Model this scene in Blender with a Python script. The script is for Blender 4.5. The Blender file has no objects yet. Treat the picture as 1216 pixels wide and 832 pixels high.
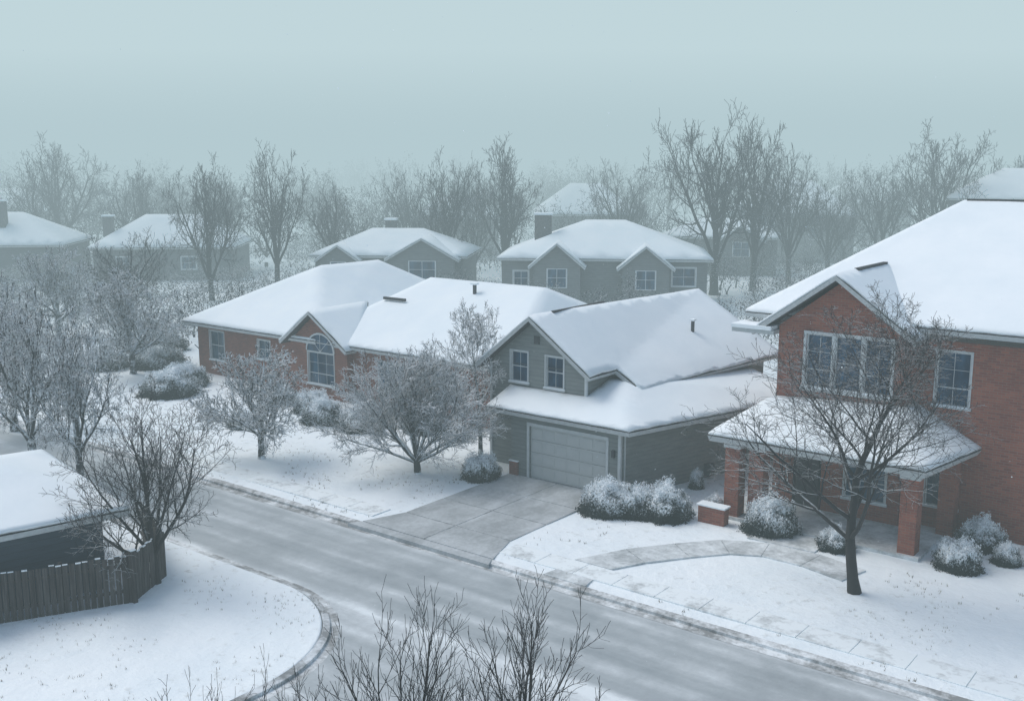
import bpy, bmesh, math, random
import numpy as np
from mathutils import Vector, noise

sc = bpy.context.scene
CAM_H = 13.0
ANG = math.radians(37.8)
CA, SA = math.cos(ANG), math.sin(ANG)
def W(s, n, z=0.0):            # street frame -> world
    return (CA*s + SA*n, -SA*s + CA*n, z)

# ------------------------------------------------------------------ materials
def new_mat(name):
    m = bpy.data.materials.new(name); m.use_nodes = True
    nt = m.node_tree; nt.nodes.clear()
    out = nt.nodes.new("ShaderNodeOutputMaterial")
    b = nt.nodes.new("ShaderNodeBsdfPrincipled")
    nt.links.new(b.outputs[0], out.inputs[0])
    return m, nt, b
def setin(x, **kw):
    for k, v in kw.items():
        x.inputs[k.replace("_", " ")].default_value = v
def noise_n(nt, vec, scale, detail=4, rough=0.55):
    x = nt.nodes.new("ShaderNodeTexNoise"); x.inputs["Scale"].default_value = scale
    x.inputs["Detail"].default_value = detail; x.inputs["Roughness"].default_value = rough
    if vec is not None: nt.links.new(vec, x.inputs["Vector"])
    return x.outputs[0]
def ramp(nt, fac, stops):
    r = nt.nodes.new("ShaderNodeValToRGB")
    el = r.color_ramp.elements
    while len(el) < len(stops): el.new(0.5)
    for e, (p, c) in zip(el, stops):
        e.position = p
        e.color = (c[0], c[1], c[2], 1) if hasattr(c, "__len__") else (c, c, c, 1)
    nt.links.new(fac, r.inputs[0]); return r.outputs[0]
def mixc(nt, fac, a, b):
    m = nt.nodes.new("ShaderNodeMix"); m.data_type = 'RGBA'
    for sock, v in ((m.inputs[0], fac), (m.inputs[6], a), (m.inputs[7], b)):
        if isinstance(v, bpy.types.NodeSocket): nt.links.new(v, sock)
        elif hasattr(v, "__len__"): sock.default_value = (v[0], v[1], v[2], 1)
        else: sock.default_value = v
    return m.outputs[2]
def math_n(nt, op, a, b=0.0, clamp=False):
    m = nt.nodes.new("ShaderNodeMath"); m.operation = op; m.use_clamp = clamp
    for i, v in ((0, a), (1, b)):
        if isinstance(v, bpy.types.NodeSocket): nt.links.new(v, m.inputs[i])
        else: m.inputs[i].default_value = v
    return m.outputs[0]
def bump(nt, b, h, strength, dist):
    x = nt.nodes.new("ShaderNodeBump"); x.inputs["Strength"].default_value = strength
    x.inputs["Distance"].default_value = dist
    nt.links.new(h, x.inputs["Height"]); nt.links.new(x.outputs[0], b.inputs["Normal"])
def objc(nt):
    return nt.nodes.new("ShaderNodeTexCoord").outputs["Object"]
def mapping(nt, vec, scale):
    m = nt.nodes.new("ShaderNodeMapping"); m.inputs["Scale"].default_value = scale
    nt.links.new(vec, m.inputs["Vector"]); return m.outputs[0]

SNOW = (0.84, 0.895, 0.92)
def mat_snow(name, patch=0.0, bscale=1.0):
    m, nt, b = new_mat(name); c = objc(nt)
    big = noise_n(nt, c, 0.35, 5); fine = noise_n(nt, c, 9.0, 5)
    col = mixc(nt, ramp(nt, big, [(0.35, 0.0), (0.65, 1.0)]), (0.78, 0.85, 0.885), SNOW)
    if patch > 0:
        g = noise_n(nt, c, 2.6, 9, 0.7)
        reg = noise_n(nt, c, 0.22, 3)
        f = math_n(nt, 'MULTIPLY', ramp(nt, g, [(0.55, 0.0), (0.68, 1.0)]), ramp(nt, reg, [(0.46, 0.0), (0.62, 1.0)]))
        f = math_n(nt, 'MULTIPLY', f, patch)
        col = mixc(nt, f, col, (0.34, 0.35, 0.32))
    nt.links.new(col, b.inputs["Base Color"]); b.inputs["Roughness"].default_value = 0.75
    b.inputs["Specular IOR Level"].default_value = 0.25
    h = math_n(nt, 'ADD', math_n(nt, 'MULTIPLY', noise_n(nt, c, 1.3, 6), 1.6), math_n(nt, 'MULTIPLY', fine, 0.25))
    bump(nt, b, h, 0.5, 0.10*bscale); return m
M_SNOW = mat_snow("snow_cover", 0, 0.4)
M_LAWN = mat_snow("snowy_lawn_mat", 0.6, 1.2)

def mat_plain(name, col, rough=0.6, var=0.15, scale=6.0, bst=0.15):
    m, nt, b = new_mat(name); c = objc(nt)
    n1 = noise_n(nt, c, scale, 6)
    dark = tuple(k*(1-var*1.6) for k in col); lite = tuple(min(1, k*(1+var)) for k in col)
    nt.links.new(mixc(nt, ramp(nt, n1, [(0.3, 0.0), (0.7, 1.0)]), dark, lite), b.inputs["Base Color"])
    b.inputs["Roughness"].default_value = rough
    bump(nt, b, n1, bst, 0.03); return m
M_TRIM = mat_plain("painted_trim", (0.44, 0.47, 0.475), 0.5, 0.08)
M_FRAME = mat_plain("window_frame_paint", (0.52, 0.555, 0.565), 0.45, 0.05)
M_SHING = mat_plain("dark_shingle", (0.05, 0.05, 0.053), 0.9, 0.4, 12)
M_DARK = mat_plain("dark_interior", (0.015, 0.018, 0.02), 0.9, 0.2)
M_METAL = mat_plain("dark_metal", (0.04, 0.045, 0.05), 0.5, 0.2)
M_CHIM = mat_plain("chimney_render", (0.13, 0.13, 0.125), 0.8, 0.2)
M_GRASS = mat_plain("dry_grass", (0.16, 0.145, 0.10), 0.9, 0.3)

def mat_siding(name, col, pitch=0.17):
    m, nt, b = new_mat(name); c = objc(nt)
    sep = nt.nodes.new("ShaderNodeSeparateXYZ"); nt.links.new(c, sep.inputs[0])
    saw = math_n(nt, 'FRACT', math_n(nt, 'DIVIDE', sep.outputs[2], pitch))
    n1 = noise_n(nt, mapping(nt, c, (0.6, 0.6, 3.0)), 2.5, 6)
    base = mixc(nt, ramp(nt, n1, [(0.3, 0.0), (0.7, 1.0)]), tuple(k*0.82 for k in col), tuple(k*1.1 for k in col))
    line = ramp(nt, saw, [(0.0, 0.50), (0.14, 1.0), (1.0, 0.93)])
    mm = nt.nodes.new("ShaderNodeMix"); mm.data_type = 'RGBA'; mm.blend_type = 'MULTIPLY'; mm.inputs[0].default_value = 1
    nt.links.new(base, mm.inputs[6]); nt.links.new(line, mm.inputs[7])
    nt.links.new(mm.outputs[2], b.inputs["Base Color"]); b.inputs["Roughness"].default_value = 0.65
    bump(nt, b, math_n(nt, 'SUBTRACT', 1.0, saw), 0.6, 0.02); return m
M_SIDING = mat_siding("grey_lap_siding", (0.20, 0.222, 0.215))
M_SIDING2 = mat_siding("pale_lap_siding", (0.155, 0.168, 0.17), 0.2)
M_SIDING3 = mat_siding("dull_lap_siding", (0.085, 0.094, 0.102), 0.2)
M_SHED = mat_siding("slate_blue_siding", (0.032, 0.060, 0.090), 0.22)

def mat_brick(name, c1, c2, mort):
    m, nt, b = new_mat(name); c = objc(nt)
    sep = nt.nodes.new("ShaderNodeSeparateXYZ"); nt.links.new(c, sep.inputs[0])
    comb = nt.nodes.new("ShaderNodeCombineXYZ")
    nt.links.new(math_n(nt, 'ADD', sep.outputs[0], sep.outputs[1]), comb.inputs[0]); nt.links.new(sep.outputs[2], comb.inputs[1])
    t = nt.nodes.new("ShaderNodeTexBrick"); nt.links.new(comb.outputs[0], t.inputs["Vector"])
    setin(t, Scale=1.0); t.inputs["Brick Width"].default_value = 0.26; t.inputs["Row Height"].default_value = 0.09
    t.inputs["Mortar Size"].default_value = 0.009; t.inputs["Bias"].default_value = -0.1
    t.inputs["Color1"].default_value = (*c1, 1); t.inputs["Color2"].default_value = (*c2, 1); t.inputs["Mortar"].default_value = (*mort, 1)
    n1 = noise_n(nt, c, 0.9, 7, 0.65)
    col = mixc(nt, math_n(nt, 'MULTIPLY', ramp(nt, n1, [(0.35, 0.0), (0.75, 1.0)]), 0.45), t.outputs[0], tuple(k*0.5 for k in c2))
    nt.links.new(col, b.inputs["Base Color"]); b.inputs["Roughness"].default_value = 0.85
    bump(nt, b, math_n(nt, 'SUBTRACT', 1.0, t.outputs[1]), 0.5, 0.012); return m
M_BRICK = mat_brick("red_brick", (0.33, 0.100, 0.058), (0.20, 0.058, 0.040), (0.24, 0.155, 0.125))
M_BRICK2 = mat_brick("brown_brick", (0.27, 0.090, 0.058), (0.17, 0.058, 0.042), (0.22, 0.15, 0.12))
M_PALEBRICK = mat_brick("pale_brick", (0.42, 0.40, 0.37), (0.30, 0.28, 0.26), (0.45, 0.44, 0.42))

def mat_glass(name, dark, lite):
    m, nt, b = new_mat(name); c = objc(nt)
    n1 = noise_n(nt, mapping(nt, c, (1.5, 1.5, 0.6)), 1.4, 3)
    nt.links.new(mixc(nt, ramp(nt, n1, [(0.42, 0.0), (0.66, 1.0)]), dark, lite), b.inputs["Base Color"])
    b.inputs["Roughness"].default_value = 0.06; b.inputs["IOR"].default_value = 1.38
    return m
M_GLASS = mat_glass("window_glass", (0.008, 0.034, 0.070), (0.032, 0.095, 0.165))
M_GLASS2 = mat_glass("curtained_glass", (0.018, 0.05, 0.08), (0.08, 0.14, 0.19))

def mat_door():
    m, nt, b = new_mat("garage_door_paint"); c = objc(nt)
    n1 = noise_n(nt, c, 3, 4)
    nt.links.new(mixc(nt, n1, (0.42, 0.445, 0.44), (0.50, 0.525, 0.52)), b.inputs["Base Color"])
    b.inputs["Roughness"].default_value = 0.5; return m
M_GDOOR = mat_door()

def mat_road():
    m, nt, b = new_mat("snowy_asphalt"); c = objc(nt)
    sep = nt.nodes.new("ShaderNodeSeparateXYZ"); nt.links.new(c, sep.inputs[0])
    wob = noise_n(nt, mapping(nt, c, (0.05, 0.12, 1)), 1.0, 3)
    y = math_n(nt, 'ADD', sep.outputs[1], math_n(nt, 'MULTIPLY', wob, 1.8))
    st = noise_n(nt, mapping(nt, c, (0.06, 1.7, 1)), 1.0, 6, 0.6)
    tr = math_n(nt, 'PINGPONG', y, 0.62)
    track = ramp(nt, math_n(nt, 'DIVIDE', tr, 0.62), [(0.50, 0.0), (0.95, 1.0)])
    fine = noise_n(nt, c, 4.0, 8, 0.72); patch = noise_n(nt, c, 0.45, 6, 0.6)
    tk = math_n(nt, 'MULTIPLY', track, ramp(nt, patch, [(0.38, 0.25), (0.6, 1.0)]))
    f = math_n(nt, 'ADD', math_n(nt, 'MULTIPLY', tk, 0.17), math_n(nt, 'MULTIPLY', st, 0.45))
    f = math_n(nt, 'ADD', f, math_n(nt, 'MULTIPLY', fine, 0.30))
    f = math_n(nt, 'ADD', f, math_n(nt, 'MULTIPLY', patch, 0.36))
    d = math_n(nt, 'ABSOLUTE', math_n(nt, 'SUBTRACT', sep.outputs[1], 22.95))
    edge = ramp(nt, math_n(nt, 'DIVIDE', d, 4.0), [(0.48, 0.0), (0.62, 0.30), (0.80, 0.22), (1.0, 0.06)])
    f = math_n(nt, 'ADD', f, edge)
    col = ramp(nt, f, [(0.42, (0.27, 0.302, 0.318)), (0.60, (0.37, 0.408, 0.425)), (0.75, (0.49, 0.53, 0.55)), (0.95, (0.74, 0.79, 0.81))])
    nt.links.new(col, b.inputs["Base Color"])
    nt.links.new(ramp(nt, f, [(0.4, 0.36), (0.75, 0.75)]), b.inputs["Roughness"])
    bump(nt, b, f, 0.5, 0.05); return m
M_ROAD = mat_road()
def mat_conc(name, dark, lite, lo, hi, sc_=(1, 1, 1)):
    m, nt, b = new_mat(name); c = objc(nt)
    a = noise_n(nt, mapping(nt, c, sc_), 1.0, 8, 0.65); g = noise_n(nt, c, 7, 6)
    f = math_n(nt, 'ADD', math_n(nt, 'MULTIPLY', a, 0.75), math_n(nt, 'MULTIPLY', g, 0.25))
    col = ramp(nt, f, [(lo, dark), (hi, lite)])
    nt.links.new(col, b.inputs["Base Color"]); b.inputs["Roughness"].default_value = 0.8
    bump(nt, b, f, 0.3, 0.03); return m
M_DRIVE = mat_conc("snow_dusted_concrete", (0.285, 0.31, 0.32), (0.56, 0.60, 0.62), 0.40, 0.72, (0.9, 0.45, 1))
M_JOINT = mat_conc("snow_in_joint", (0.16, 0.17, 0.175), (0.70, 0.74, 0.76), 0.42, 0.60)
M_WALK = mat_conc("path_concrete", (0.35, 0.38, 0.39), (0.76, 0.81, 0.83), 0.38, 0.62)
M_SWALK = mat_conc("sidewalk_concrete", (0.42, 0.45, 0.46), (0.80, 0.86, 0.88), 0.34, 0.50)
M_KERB = mat_conc("kerb_concrete", (0.24, 0.25, 0.25), (0.76, 0.80, 0.82), 0.42, 0.60)
def mat_fence():
    m, nt, b = new_mat("weathered_fence_wood"); c = objc(nt)
    n1 = noise_n(nt, mapping(nt, c, (6, 6, 0.5)), 1.5, 6); n2 = noise_n(nt, mapping(nt, c, (30, 30, 1.5)), 1.0, 5)
    f = math_n(nt, 'ADD', math_n(nt, 'MULTIPLY', n1, 0.65), math_n(nt, 'MULTIPLY', n2, 0.35))
    nt.links.new(ramp(nt, f, [(0.36, (0.018, 0.016, 0.016)), (0.5, (0.050, 0.044, 0.042)), (0.66, (0.105, 0.098, 0.094))]), b.inputs["Base Color"])
    b.inputs["Roughness"].default_value = 0.9; bump(nt, b, n2, 0.4, 0.02); return m
M_FENCE = mat_fence()

def mat_bark(name, base, snowcol, lo, hi, nz):
    m, nt, b = new_mat(name); g = nt.nodes.new("ShaderNodeNewGeometry")
    sep = nt.nodes.new("ShaderNodeSeparateXYZ"); nt.links.new(g.outputs["Normal"], sep.inputs[0])
    c = objc(nt)
    n1 = noise_n(nt, c, 3.5, 3)
    f = math_n(nt, 'ADD', sep.outputs[2], math_n(nt, 'MULTIPLY', math_n(nt, 'SUBTRACT', n1, 0.5), nz))
    fac = ramp(nt, f, [(lo, 0.0), (hi, 1.0)])
    nt.links.new(mixc(nt, fac, base, snowcol), b.inputs["Base Color"]); b.inputs["Roughness"].default_value = 0.9
    return m
M_BARK = mat_bark("bare_bark", (0.020, 0.019, 0.020), (0.62, 0.67, 0.69), 0.62, 0.94, 0.8)
M_BARKS = mat_bark("snowy_bark", (0.028, 0.031, 0.034), (0.84, 0.89, 0.92), -0.22, 0.30, 1.25)
M_BARKF = mat_bark("far_bark", (0.018, 0.020, 0.022), (0.6, 0.65, 0.68), 0.6, 0.98, 0.8)
M_SCRUB = mat_bark("scrub_twigs", (0.034, 0.038, 0.042), (0.66, 0.72, 0.75), 0.35, 0.85, 1.0)

def mat_bush(name, green):
    m, nt, b = new_mat(name); c = nt.nodes.new("ShaderNodeTexCoord").outputs["Object"]
    sep = nt.nodes.new("ShaderNodeSeparateXYZ"); nt.links.new(c, sep.inputs[0])
    n1 = noise_n(nt, c, 2.3, 5, 0.65); n2 = noise_n(nt, c, 16, 3)
    f = math_n(nt, 'ADD', sep.outputs[2], math_n(nt, 'MULTIPLY', math_n(nt, 'SUBTRACT', n1, 0.5), 1.5))
    f = math_n(nt, 'ADD', f, math_n(nt, 'MULTIPLY', math_n(nt, 'SUBTRACT', n2, 0.5), 1.5))
    fac = ramp(nt, f, [(0.30, 0.0), (0.62, 1.0)])
    nt.links.new(mixc(nt, fac, green, (0.80, 0.85, 0.88)), b.inputs["Base Color"]); b.inputs["Roughness"].default_value = 0.85
    return m
M_BUSH = mat_bush("snowy_evergreen", (0.018, 0.029, 0.028))

# ------------------------------------------------------------------ mesh helpers
def link(o): sc.collection.objects.link(o)
class MB:
    def __init__(s, org=(0, 0)): s.v = []; s.f = []; s.m = []; s.mats = []; s.o = org
    def mi(s, mat):
        if mat not in s.mats: s.mats.append(mat)
        return s.mats.index(mat)
    def poly(s, pts, mat):
        k = len(s.v)
        for p in pts: s.v.append((p[0]-s.o[0], p[1]-s.o[1], p[2]))
        s.f.append(tuple(range(k, k+len(pts)))); s.m.append(s.mi(mat))
    def box(s, x0, x1, y0, y1, z0, z1, mat):
        k = len(s.v); o = s.o
        for x, y, z in [(x0, y0, z0), (x1, y0, z0), (x1, y1, z0), (x0, y1, z0), (x0, y0, z1), (x1, y0, z1), (x1, y1, z1), (x0, y1, z1)]:
            s.v.append((x-o[0], y-o[1], z))
        for q in [(0, 3, 2, 1), (4, 5, 6, 7), (0, 1, 5, 4), (1, 2, 6, 5), (2, 3, 7, 6), (3, 0, 4, 7)]:
            s.f.append(tuple(k+i for i in q)); s.m.append(s.mi(mat))
    def prism(s, pts, z0, z1, mat):
        n = len(pts); s.poly([(p[0], p[1], z1) for p in pts], mat)
        s.poly([(p[0], p[1], z0) for p in reversed(pts)], mat)
        for i in range(n):
            a, b = pts[i], pts[(i+1) % n]
            s.poly([(a[0], a[1], z0), (b[0], b[1], z0), (b[0], b[1], z1), (a[0], a[1], z1)], mat)
    def build(s, name, parent=None, loc=None, rot=None, bevel=0):
        me = bpy.data.meshes.new(name); me.from_pydata(s.v, [], s.f)
        for m in s.mats: me.materials.append(m)
        for p, i in zip(me.polygons, s.m): p.material_index = i
        me.update(); o = bpy.data.objects.new(name, me); link(o)
        if parent: o.parent = parent
        if loc: o.location = loc
        if rot: o.rotation_euler = (0, 0, rot)
        if bevel:
            bv = o.modifiers.new("bevel", 'BEVEL'); bv.width = bevel; bv.segments = 2; bv.limit_method = 'ANGLE'
        return o
def empty(name, loc, rot):
    e = bpy.data.objects.new(name, None); e.location = loc; e.rotation_euler = (0, 0, rot); e.empty_display_size = 0.5; link(e); return e

def wall(mb, ax, c, a0, a1, z0, z1, ops, mat, depth=0.14):
    def P(a, z, d=0.0):
        return (a, c+d, z) if ax == 'F' else (c-d, a, z)
    A = sorted({a0, a1, *[o[0] for o in ops], *[o[1] for o in ops]}); Zs = sorted({z0, z1, *[o[2] for o in ops], *[o[3] for o in ops]})
    for i in range(len(A)-1):
        for j in range(len(Zs)-1):
            ma, mz = (A[i]+A[i+1])/2, (Zs[j]+Zs[j+1])/2
            if any(o[0] < ma < o[1] and o[2] < mz < o[3] for o in ops): continue
            mb.poly([P(A[i], Zs[j]), P(A[i+1], Zs[j]), P(A[i+1], Zs[j+1]), P(A[i], Zs[j+1])], mat)
    for o in ops:
        q = [(o[0], o[2]), (o[1], o[2]), (o[1], o[3]), (o[0], o[3])]
        for k in range(4):
            a, b = q[k], q[(k+1) % 4]
            mb.poly([P(*a), P(*b), P(*b, depth), P(*a, depth)], mat)
def window(mb, ax, c, a0, a1, z0, z1, cols=2, rows=2, glass=None, fw=0.05, sill=True, casing=0.055, mt=0.009):
    glass = glass or M_GLASS
    def B(x0, x1, d0, d1, y0, y1, m):
        if ax == 'F': mb.box(x0, x1, c+d0, c+d1, y0, y1, m)
        else: mb.box(c-d1, c-d0, x0, x1, y0, y1, m)
    B(a0+fw, a1-fw, 0.10, 0.12, z0+fw, z1-fw, glass)
    B(a0, a0+fw, 0.02, 0.13, z0, z1, M_FRAME); B(a1-fw, a1, 0.02, 0.13, z0, z1, M_FRAME)
    B(a0+fw, a1-fw, 0.02, 0.13, z0, z0+fw, M_FRAME); B(a0+fw, a1-fw, 0.02, 0.13, z1-fw, z1, M_FRAME)
    w = a1-a0; h = z1-z0
    for i in range(1, cols):
        x = a0+w*i/cols; B(x-mt, x+mt, 0.085, 0.098, z0+fw, z1-fw, M_FRAME)
    for j in range(1, rows):
        y = z0+h*j/rows; t = 0.020 if j == rows//2 else mt*0.8
        B(a0+fw, a1-fw, 0.08, 0.0975, y-t, y+t, M_FRAME)
    if casing:
        k = casing
        B(a0-k, a0-0.003, -0.03, 0.01, z0, z1, M_FRAME); B(a1+0.003, a1+k, -0.03, 0.01, z0, z1, M_FRAME)
        B(a0-k, a1+k, -0.035, 0.01, z1+0.003, z1+k, M_FRAME)
    if sill:
        B(a0-0.1, a1+0.1, -0.08, 0.012, z0-0.07, z0-0.003, M_FRAME)
        B(a0-0.09, a1+0.09, -0.07, 0.01, z0-0.001, z0+0.03, M_SNOW)

SEED = [1]
def roof(parent, org, verts, faces, name="roof", snow=0.085, fascia=0.17, trim=None, detail=0.55):
    V = [(v[0]-org[0], v[1]-org[1], v[2]) for v in verts]
    me = bpy.data.meshes.new(name+"_deck"); me.from_pydata(V, [], faces)
    me.materials.append(M_SHING); me.materials.append(trim or M_TRIM)
    bm = bmesh.new(); bm.from_mesh(me); bmesh.ops.remove_doubles(bm, verts=bm.verts, dist=0.01)
    bmesh.ops.recalc_face_normals(bm, faces=bm.faces)
    if sum(f.normal.z for f in bm.faces) < 0: bmesh.ops.reverse_faces(bm, faces=bm.faces)
    bm.to_mesh(me)
    o = bpy.data.objects.new(name+"_deck", me); link(o); o.parent = parent
    s = o.modifiers.new("s", 'SOLIDIFY'); s.thickness = fascia; s.offset = -1; s.material_offset_rim = 1; s.use_even_offset = False
    bmesh.ops.triangulate(bm, faces=bm.faces)
    for _ in range(7):
        le = [e for e in bm.edges if e.calc_length() > detail]
        if not le: break
        bmesh.ops.subdivide_edges(bm, edges=le, cuts=1, use_grid_fill=False)
        bmesh.ops.triangulate(bm, faces=bm.faces)
    SEED[0] += 7; sd = SEED[0]
    mv = {}
    for v in bm.verts:
        n1 = noise.noise(Vector((v.co.x*0.7+sd, v.co.y*0.7, v.co.z)))
        if v.is_boundary:
            cc = Vector((0, 0, 0))
            for f in v.link_faces: cc += f.calc_center_median()
            cc /= max(1, len(v.link_faces)); d = cc-v.co
            if d.length > 1e-4: d.normalize()
            mv[v] = d*(0.045+0.07*abs(noise.noise(Vector((v.co.x*1.3+sd, v.co.y*1.3, 3)))))+Vector((0, 0, 0.012))
        else: mv[v] = Vector((0, 0, 0.014*n1+0.025))
    for v, d in mv.items(): v.co += d
    ms = bpy.data.meshes.new(name+"_snow"); bm.to_mesh(ms); bm.free(); ms.materials.append(M_SNOW)
    for p in ms.polygons: p.use_smooth = True
    o2 = bpy.data.objects.new(name+"_snow", ms); link(o2); o2.parent = parent
    s = o2.modifiers.new("s", 'SOLIDIFY'); s.thickness = snow; s.offset = 1; s.use_even_offset = False
    return o, o2

# ------------------------------------------------------------------ ground, road
gm = MB(); gm.poly([(-1500, -1500, -0.16), (1500, -1500, -0.16), (1500, 1500, -0.16), (-1500, 1500, -0.16)], M_LAWN); gm.build("ground")
rd = MB(); rd.poly([(-420, 20.2, -0.12), (90, 20.2, -0.12), (90, 25.8, -0.12), (-420, 25.8, -0.12)], M_ROAD)
rd.poly([(-26, -60, -0.115), (-8, -60, -0.115), (-8, 20.195, -0.115), (-26, 20.195, -0.115)], M_ROAD)
rd.build("road", rot=-ANG)

def nonuni(a, b, first, growth, mx):
    out = [a]; st = first
    while out[-1] < b: out.append(out[-1]+st); st = min(st*growth, mx)
    return out
ns = nonuni(25.72, 900, 0.35, 1.035, 60)
sp = nonuni(0, 900, 0.6, 1.03, 60); ss = sorted([-22-x for x in sp[1:]]+[-22+x for x in sp])
lv = []; lf = []
for j, n in enumerate(ns):
    for i, s in enumerate(ss):
        z = 0.02*noise.noise(Vector((s*0.5, n*0.5, 0)))+0.05*noise.noise(Vector((s*0.12, n*0.12, 5)))
        z = min(z, 0.035) if n < 80 else z
        lv.append((s, n, z-(0.03 if j == 0 else 0)))
w = len(ss)
for j in range(len(ns)-1):
    for i in range(w-1): lf.append((j*w+i, j*w+i+1, (j+1)*w+i+1, (j+1)*w+i))
me = bpy.data.meshes.new("snowy_lawn"); me.from_pydata(lv, [], lf); me.materials.append(M_LAWN)
for p in me.polygons: p.use_smooth = True
o = bpy.data.objects.new("snowy_lawn", me); o.rotation_euler = (0, 0, -ANG); link(o)

def kerb_path(pts, wdt, name):
    mb = MB()
    for i in range(len(pts)-1):
        (x0, y0), (x1, y1) = pts[i], pts[i+1]; L = math.hypot(x1-x0, y1-y0); nx, ny = -(y1-y0)/L*wdt, (x1-x0)/L*wdt
        q = [(x0, y0), (x1, y1), (x1+nx, y1+ny), (x0+nx, y0+ny)]
        mb.poly([(q[0][0], q[0][1], -0.02), (q[1][0], q[1][1], -0.02), (q[2][0], q[2][1], 0.025), (q[3][0], q[3][1], 0.025)], M_KERB)
        mb.poly([(q[0][0], q[0][1], -0.12), (q[1][0], q[1][1], -0.12), (q[1][0], q[1][1], -0.02), (q[0][0], q[0][1], -0.02)], M_KERB)
        mb.poly([(q[0][0]-nx*1.3, q[0][1]-ny*1.3, -0.112), (q[1][0]-nx*1.3, q[1][1]-ny*1.3, -0.112), (q[1][0], q[1][1], -0.108), (q[0][0], q[0][1], -0.108)], M_KERB)
        mb.poly([(q[3][0], q[3][1], 0.025), (q[2][0], q[2][1], 0.025), (q[2][0], q[2][1], -0.12), (q[3][0], q[3][1], -0.12)], M_KERB)
    return mb.build(name, rot=-ANG)
kerb_path([(x, 25.5) for x in range(-200, 80, 4)], 0.24, "kerb")
C = (-24.6, 15.6); R = 4.75
arc = [(C[0]+R*math.sin(t), C[1]+R*math.cos(t)) for t in [math.radians(k) for k in range(0, 91, 5)]]
left_edge = [(-200, 20.35), (-120, 20.35), (-60, 20.35)]+[(x, 20.35) for x in range(-56, -25, 4)]+arc+[(C[0]+R, 5), (C[0]+R, -30)]
def slab(name, edge, inner):
    bm = bmesh.new()
    pts = edge+inner
    vs = [bm.verts.new((p[0], p[1], 0.03)) for p in pts]
    f = bm.faces.new(vs)
    r = bmesh.ops.extrude_face_region(bm, geom=[f])
    for v in [g for g in r['geom'] if isinstance(g, bmesh.types.BMVert)]: v.co.z = -0.14
    bmesh.ops.recalc_face_normals(bm, faces=bm.faces)
    me = bpy.data.meshes.new(name); bm.to_mesh(me); bm.free(); me.materials.append(M_LAWN)
    o = bpy.data.objects.new(name, me); o.rotation_euler = (0, 0, -ANG); link(o)
    b = o.modifiers.new("b", 'BEVEL'); b.width = 0.06; b.segments = 3; b.limit_method = 'ANGLE'
slab("corner_lawn", [(p[0]-0.16*(p[1] < 20.3), p[1]-0.16*(p[1] > 15.6)) for p in left_edge], [(-200, -30)])
kerb_path([p for p in reversed(left_edge)], 0.2, "corner_kerb")
C2 = (-9.8, 16.2); R2 = 4.2
arc2 = [(C2[0]-R2*math.cos(t), C2[1]+R2*math.sin(t)) for t in [math.radians(k) for k in range(0, 91, 6)]]
slab("verge_lawn", [(C2[0]-R2, -30)]+arc2+[(60, 20.4)], [(60, -30)])

mb = MB()
x = -90.0
while x < 12:
    if not (-26.6 < x+0.75 < -21.3): mb.box(x, x+1.48, 26.35, 27.35, -0.03, 0.044, M_SWALK)
    x += 1.5
mb.build("sidewalk", rot=-ANG, bevel=0.01)
mb = MB()
mb.prism([(-26.28, 25.8), (-21.37, 25.8), (-21.37, 33.77), (-26.28, 33.77)], -0.06, 0.036, M_JOINT)
for (n0, n1) in [(25.75, 27.4), (27.45, 29.5), (29.55, 31.6), (31.65, 33.78)]:
    wl = max(0, (27.4-n0))*0.35
    for (s0, s1) in [(-26.3, -23.875), (-23.825, -21.35)]:
        mb.prism([(s0-(wl if s0 < -25 else 0), n0), (s1+(wl if s1 > -22 else 0), n0), (s1, n1), (s0, n1)], -0.05, 0.05, M_DRIVE)
mb.prism([(-27.2, 25.3), (-20.6, 25.3), (-20.8, 25.74), (-26.9, 25.74)], -0.14, 0.03, M_DRIVE)
mb.build("driveway", rot=-ANG, bevel=0.01)
mb = MB()
path = [(-17.9, 27.37), (-17.2, 28.9), (-16.2, 30.3), (-15.2, 31.5), (-14.0, 32.1), (-12.4, 32.1), (-10.8, 31.7)]
wd = 0.66
L_, R_ = [], []
for i, p in enumerate(path):
    a = path[max(0, i-1)]; b = path[min(len(path)-1, i+1)]; dx, dy = b[0]-a[0], b[1]-a[1]; l = math.hypot(dx, dy)
    L_.append((p[0]-dy/l*wd, p[1]+dx/l*wd)); R_.append((p[0]+dy/l*wd, p[1]-dx/l*wd))
L_[0] = (-18.6, 27.37); R_[0] = (-17.2, 27.37)
for i in range(len(path)-1):
    g = 0.985
    q2 = (R_[i][0]+(R_[i+1][0]-R_[i][0])*g, R_[i][1]+(R_[i+1][1]-R_[i][1])*g); q3 = (L_[i][0]+(L_[i+1][0]-L_[i][0])*g, L_[i][1]+(L_[i+1][1]-L_[i][1])*g)
    mb.prism([R_[i], q2, q3, L_[i]], -0.03, 0.05, M_WALK)
mb.prism([(-18.7, 25.74), (-17.1, 25.74), (-17.2, 26.33), (-18.6, 26.33)], -0.03, 0.046, M_WALK)
mb.prism([(-15.0, 32.75), (-12.6, 32.85), (-12.6, 34.2), (-15.0, 34.2)], -0.03, 0.052, M_WALK)
mb.build("garden_path", rot=-ANG, bevel=0.012)

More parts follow.
